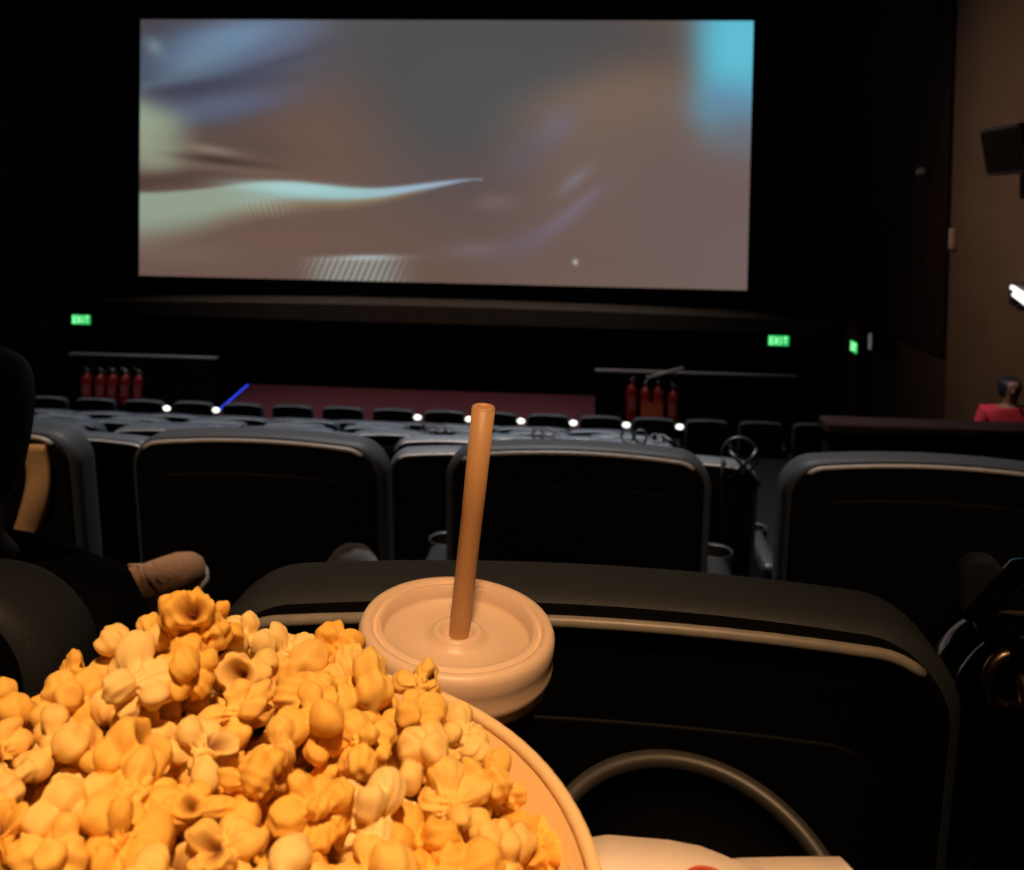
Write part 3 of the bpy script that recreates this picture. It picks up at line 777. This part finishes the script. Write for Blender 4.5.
slab('pouch_body', outline(.115, 0, .185, .05, .012), -.03, .055, .03, mat('grey_pouch_cloth', (.045, .043, .042), .9, scale=200, bump=.3, sheen=.3), t)
tube('zip', [(-.05, -.032, .13), (0, -.036, .136), (.05, -.032, .13)], .003, M_silver, t, 6)

# ---------------------------------------------------------------- person in the near left seat
M_dark = mat('dark_jumper', (.004, .0035, .004), .9, scale=150, bump=.3)
M_trous = mat('dark_grey_trousers', (.055, .050, .052), .9, scale=200, bump=.3)
per = tag(empty('person', (-.70, 1.0, 2.485)), 'dark-haired person in dark clothes in the near left seat, one trainer crossed over the knee', 'person')
def P(*p): return (p[0]+.70, p[1]-1.0, p[2]-2.485)
V = [P(-.70, 1.02, 2.98), P(-.69, .98, 3.16), P(-.68, .96, 3.32), P(-.68, .955, 3.41), P(-.675, .965, 3.48), P(-.678, .985, 3.565), P(-.678, .985, 3.64),
     P(-.86, .97, 3.36), P(-.92, 1.08, 3.14), P(-.84, 1.28, 3.10), P(-.80, 1.34, 3.10),
     P(-.52, .97, 3.34), P(-.50, 1.10, 3.12), P(-.60, 1.28, 3.10), P(-.65, 1.33, 3.105),
     P(-.61, 1.06, 2.97), P(-.62, 1.44, 3.04), P(-.62, 1.47, 2.80), P(-.62, 1.46, 2.58), P(-.62, 1.56, 2.53),
     P(-.79, 1.06, 2.98), P(-.95, 1.36, 3.14), P(-.85, 1.42, 3.13), P(-.745, 1.46, 3.13), P(-.66, 1.49, 3.16)]
E_ = [(0, 1), (1, 2), (2, 3), (3, 4), (4, 5), (5, 6), (2, 7), (7, 8), (8, 9), (9, 10), (2, 11), (11, 12), (12, 13), (13, 14), (0, 15), (15, 16), (16, 17), (17, 18), (18, 19), (0, 20), (20, 21), (21, 22), (22, 23), (23, 24)]
RD = [(.14, .11), (.13, .10), (.14, .10), .055, .058, (.078, .092), (.070, .085), .052, .042, .032, .026, .052, .042, .032, .026, .085, .060, .052, .036, .03, .085, .060, .050, .036, .03]
skin_mesh('body', V, E_, RD, M_skin, per)
hr = skin_mesh('hair', [P(-.68, .955, 3.45), P(-.678, .950, 3.51), P(-.678, .962, 3.585), P(-.678, .968, 3.645)], [(0, 1), (1, 2), (2, 3)], [(.075, .070), (.092, .090), (.100, .105), (.082, .092)], M_hair, per)
skin_mesh('jumper', [V[0], V[1], V[2], V[3], V[7], V[8], V[9], V[11], V[12], V[13]], [(0, 1), (1, 2), (2, 3), (2, 4), (4, 5), (5, 6), (2, 7), (7, 8), (8, 9)],
          [(.155, .125), (.15, .12), (.165, .13), (.085, .085), .074, .060, .048, .074, .060, .048], M_dark, per)
skin_mesh('trousers', [V[0], V[15], V[16], V[17], V[18], V[20], V[21], V[22], V[23]], [(0, 1), (1, 2), (2, 3), (3, 4), (0, 5), (5, 6), (6, 7), (7, 8)],
          [(.155, .12), .10, .076, .066, .055, .10, .076, .064, .052], M_trous, per)
def shoe(loc, rot, parent):
    """trainer, heel at the origin, toe along +x"""
    h = empty('shoe', loc, rot); h.parent = parent
    M_up = mat('tan_knit', srgb(205, 150, 105), .85, scale=160, bump=.5); M_sole = mat('pale_sole', srgb(225, 190, 165), .6)
    stn = [(0, .022, .060), (.02, .032, .078), (.06, .034, .086), (.10, .035, .082), (.14, .040, .070), (.18, .045, .056), (.215, .043, .046), (.24, .032, .036), (.254, .014, .022)]
    def loft(name, fn, m):
        v, f = [], []; K = 14
        for x, wd, ht in stn:
            for k in range(K): v.append(fn(x, wd, ht, 2*PI*k/K))
        for i in range(len(stn)-1):
            for k in range(K): f.append((i*K+k, i*K+(k+1) % K, (i+1)*K+(k+1) % K, (i+1)*K+k))
        f += [tuple(range(K)), tuple((len(stn)-1)*K+k for k in range(K))]
        return from_py(name, v, f, m, h)
    loft('upper', lambda x, wd, ht, a: (x, wd*math.cos(a), .018+max(0, math.sin(a))*ht+min(0, math.sin(a))*.004), M_up)
    loft('sole', lambda x, wd, ht, a: (x+(.004 if x > .2 else -.004 if x < .02 else 0), (wd+.004)*math.copysign(abs(math.cos(a))**.5, math.cos(a)), .011+.011*math.copysign(abs(math.sin(a))**.5, math.sin(a))), M_sole)
    for i in range(4):
        x = .105+i*.022; z = .018+(.082-.012*i*1.0)*.97
        tube('lace', [(x, -.026, z-.012), (x+.004, 0, z+.003), (x, .026, z-.012)], .003, M_sole, h, 6)
    return h
shoe((-.753+.70, 1.40-1.0, 3.113-2.485), (.30, -.22, 1.0), per).scale = (.8, .9, .9)
shoe((-.62+.70, 1.40-1.0, 0.0), (0, 0, 1.45), per)

# ---------------------------------------------------------------- handbag hung on the near right seat
M_pat = mat('black_patent_leather', (.006, .006, .006), .12, scale=8, coat=1, spec=.7)
M_gold = mat('gold_metal', (.9, .62, .34), .32, metal=1)
bag = tag(empty('handbag', (.455, .95, 3.145), (.0, .06, 0)), 'glossy black handbag with gold strap rings on the armrest at the right frame edge', 'handbag')
slab('bag_body', outline(.25, 0, .25, .06, .012), -.05, .05, .045, M_pat, bag)
slab('flap', outline(.255, .10, .262, .07, .012), -.062, -.036, .012, M_pat, bag)
tube('handle', [(-.085, -.03, .235), (-.098, -.03, .275), (-.07, -.03, .315), (0, -.03, .33), (.07, -.03, .315), (.098, -.03, .275), (.085, -.03, .235)], .011, M_pat, bag, 10)
tube('strap', [(-.10, -.02, .22), (-.075, -.07, .255), (-.035, -.085, .235), (-.025, -.085, .18), (-.04, -.08, .13)], .010, M_pat, bag, 10)
for x in (-.085, .085):
    tube('gold_ring', [(x+.020*math.cos(a), -.062+.006*math.cos(a), .225+.024*math.sin(a)) for a in [2*PI*i/16 for i in range(16)]], .0055, M_gold, bag, 8, True)
tube('gold_clasp', [(-.078, -.068, .235), (-.068, -.076, .215), (-.060, -.074, .185)], [.006, .011, .006], M_gold, bag, 10)
lathe('gold_stud', [(0, .006), (.012, .004), (.016, 0), (0, 0)], M_gold, bag, 16, loc=(-.04, -.066, .185))
slab('grey_cloth', outline(.045, .255, .315, .018, .006), -.020, .0, .008, mat('grey_lining_cloth', (.05, .05, .053), .8, scale=150, bump=.3), bag).location = (-.095, 0, 0)

# ---------------------------------------------------------------- person beyond the entrance parapet
p2 = tag(empty('person', (3.62, 8.5, .66)), 'distant dark-haired person in a red top standing beyond the entrance parapet', 'person')
V = [(0, 0, .95), (0, 0, 1.15), (0, 0, 1.36), (0, -.01, 1.46), (0, -.02, 1.52), (0, -.03, 1.61), (0, -.02, 1.68), (-.20, 0, 1.40), (-.25, .02, 1.14), (-.22, -.08, .92), (.20, 0, 1.40), (.25, .02, 1.14), (.22, -.08, .92),
     (-.10, 0, .88), (-.11, 0, .48), (-.11, .02, .07), (-.11, -.12, .03), (.10, 0, .88), (.11, 0, .48), (.11, .02, .07), (.11, -.12, .03)]
E_ = [(0, 1), (1, 2), (2, 3), (3, 4), (4, 5), (5, 6), (2, 7), (7, 8), (8, 9), (2, 10), (10, 11), (11, 12), (0, 13), (13, 14), (14, 15), (15, 16), (0, 17), (17, 18), (18, 19), (19, 20)]
RD = [(.15, .11), (.14, .10), (.15, .10), .055, .058, (.075, .092), (.065, .08), .055, .042, .032, .055, .042, .032, .085, .06, .04, .035, .085, .06, .04, .035]
skin_mesh('body', V, E_, RD, M_skin, p2)
skin_mesh('hair', [(0, .03, 1.50), (0, .015, 1.61), (0, -.01, 1.70)], [(0, 1), (1, 2)], [(.09, .085), (.104, .118), (.09, .11)], M_hair, p2)
skin_mesh('red_top', [V[0], V[1], V[2], (0, -.01, 1.44), V[7], V[8], V[10], V[11]], [(0, 1), (1, 2), (2, 3), (2, 4), (4, 5), (2, 6), (6, 7)], [(.17, .13), (.165, .13), (.195, .145), .085, .080, .064, .080, .064], mat('red_top_cloth', (.62, .02, .03), .8, scale=100), p2)
skin_mesh('trousers', [V[0], V[13], V[14], V[15], V[17], V[18], V[19]], [(0, 1), (1, 2), (2, 3), (0, 4), (4, 5), (5, 6)], [(.16, .12), .10, .075, .06, .10, .075, .06], M_trous, p2)
lathe('nose', [(0, .02), (.010, .0), (.016, -.02), (0, -.024)], M_skin, p2, 10, loc=(-.02, -.115, 1.60))
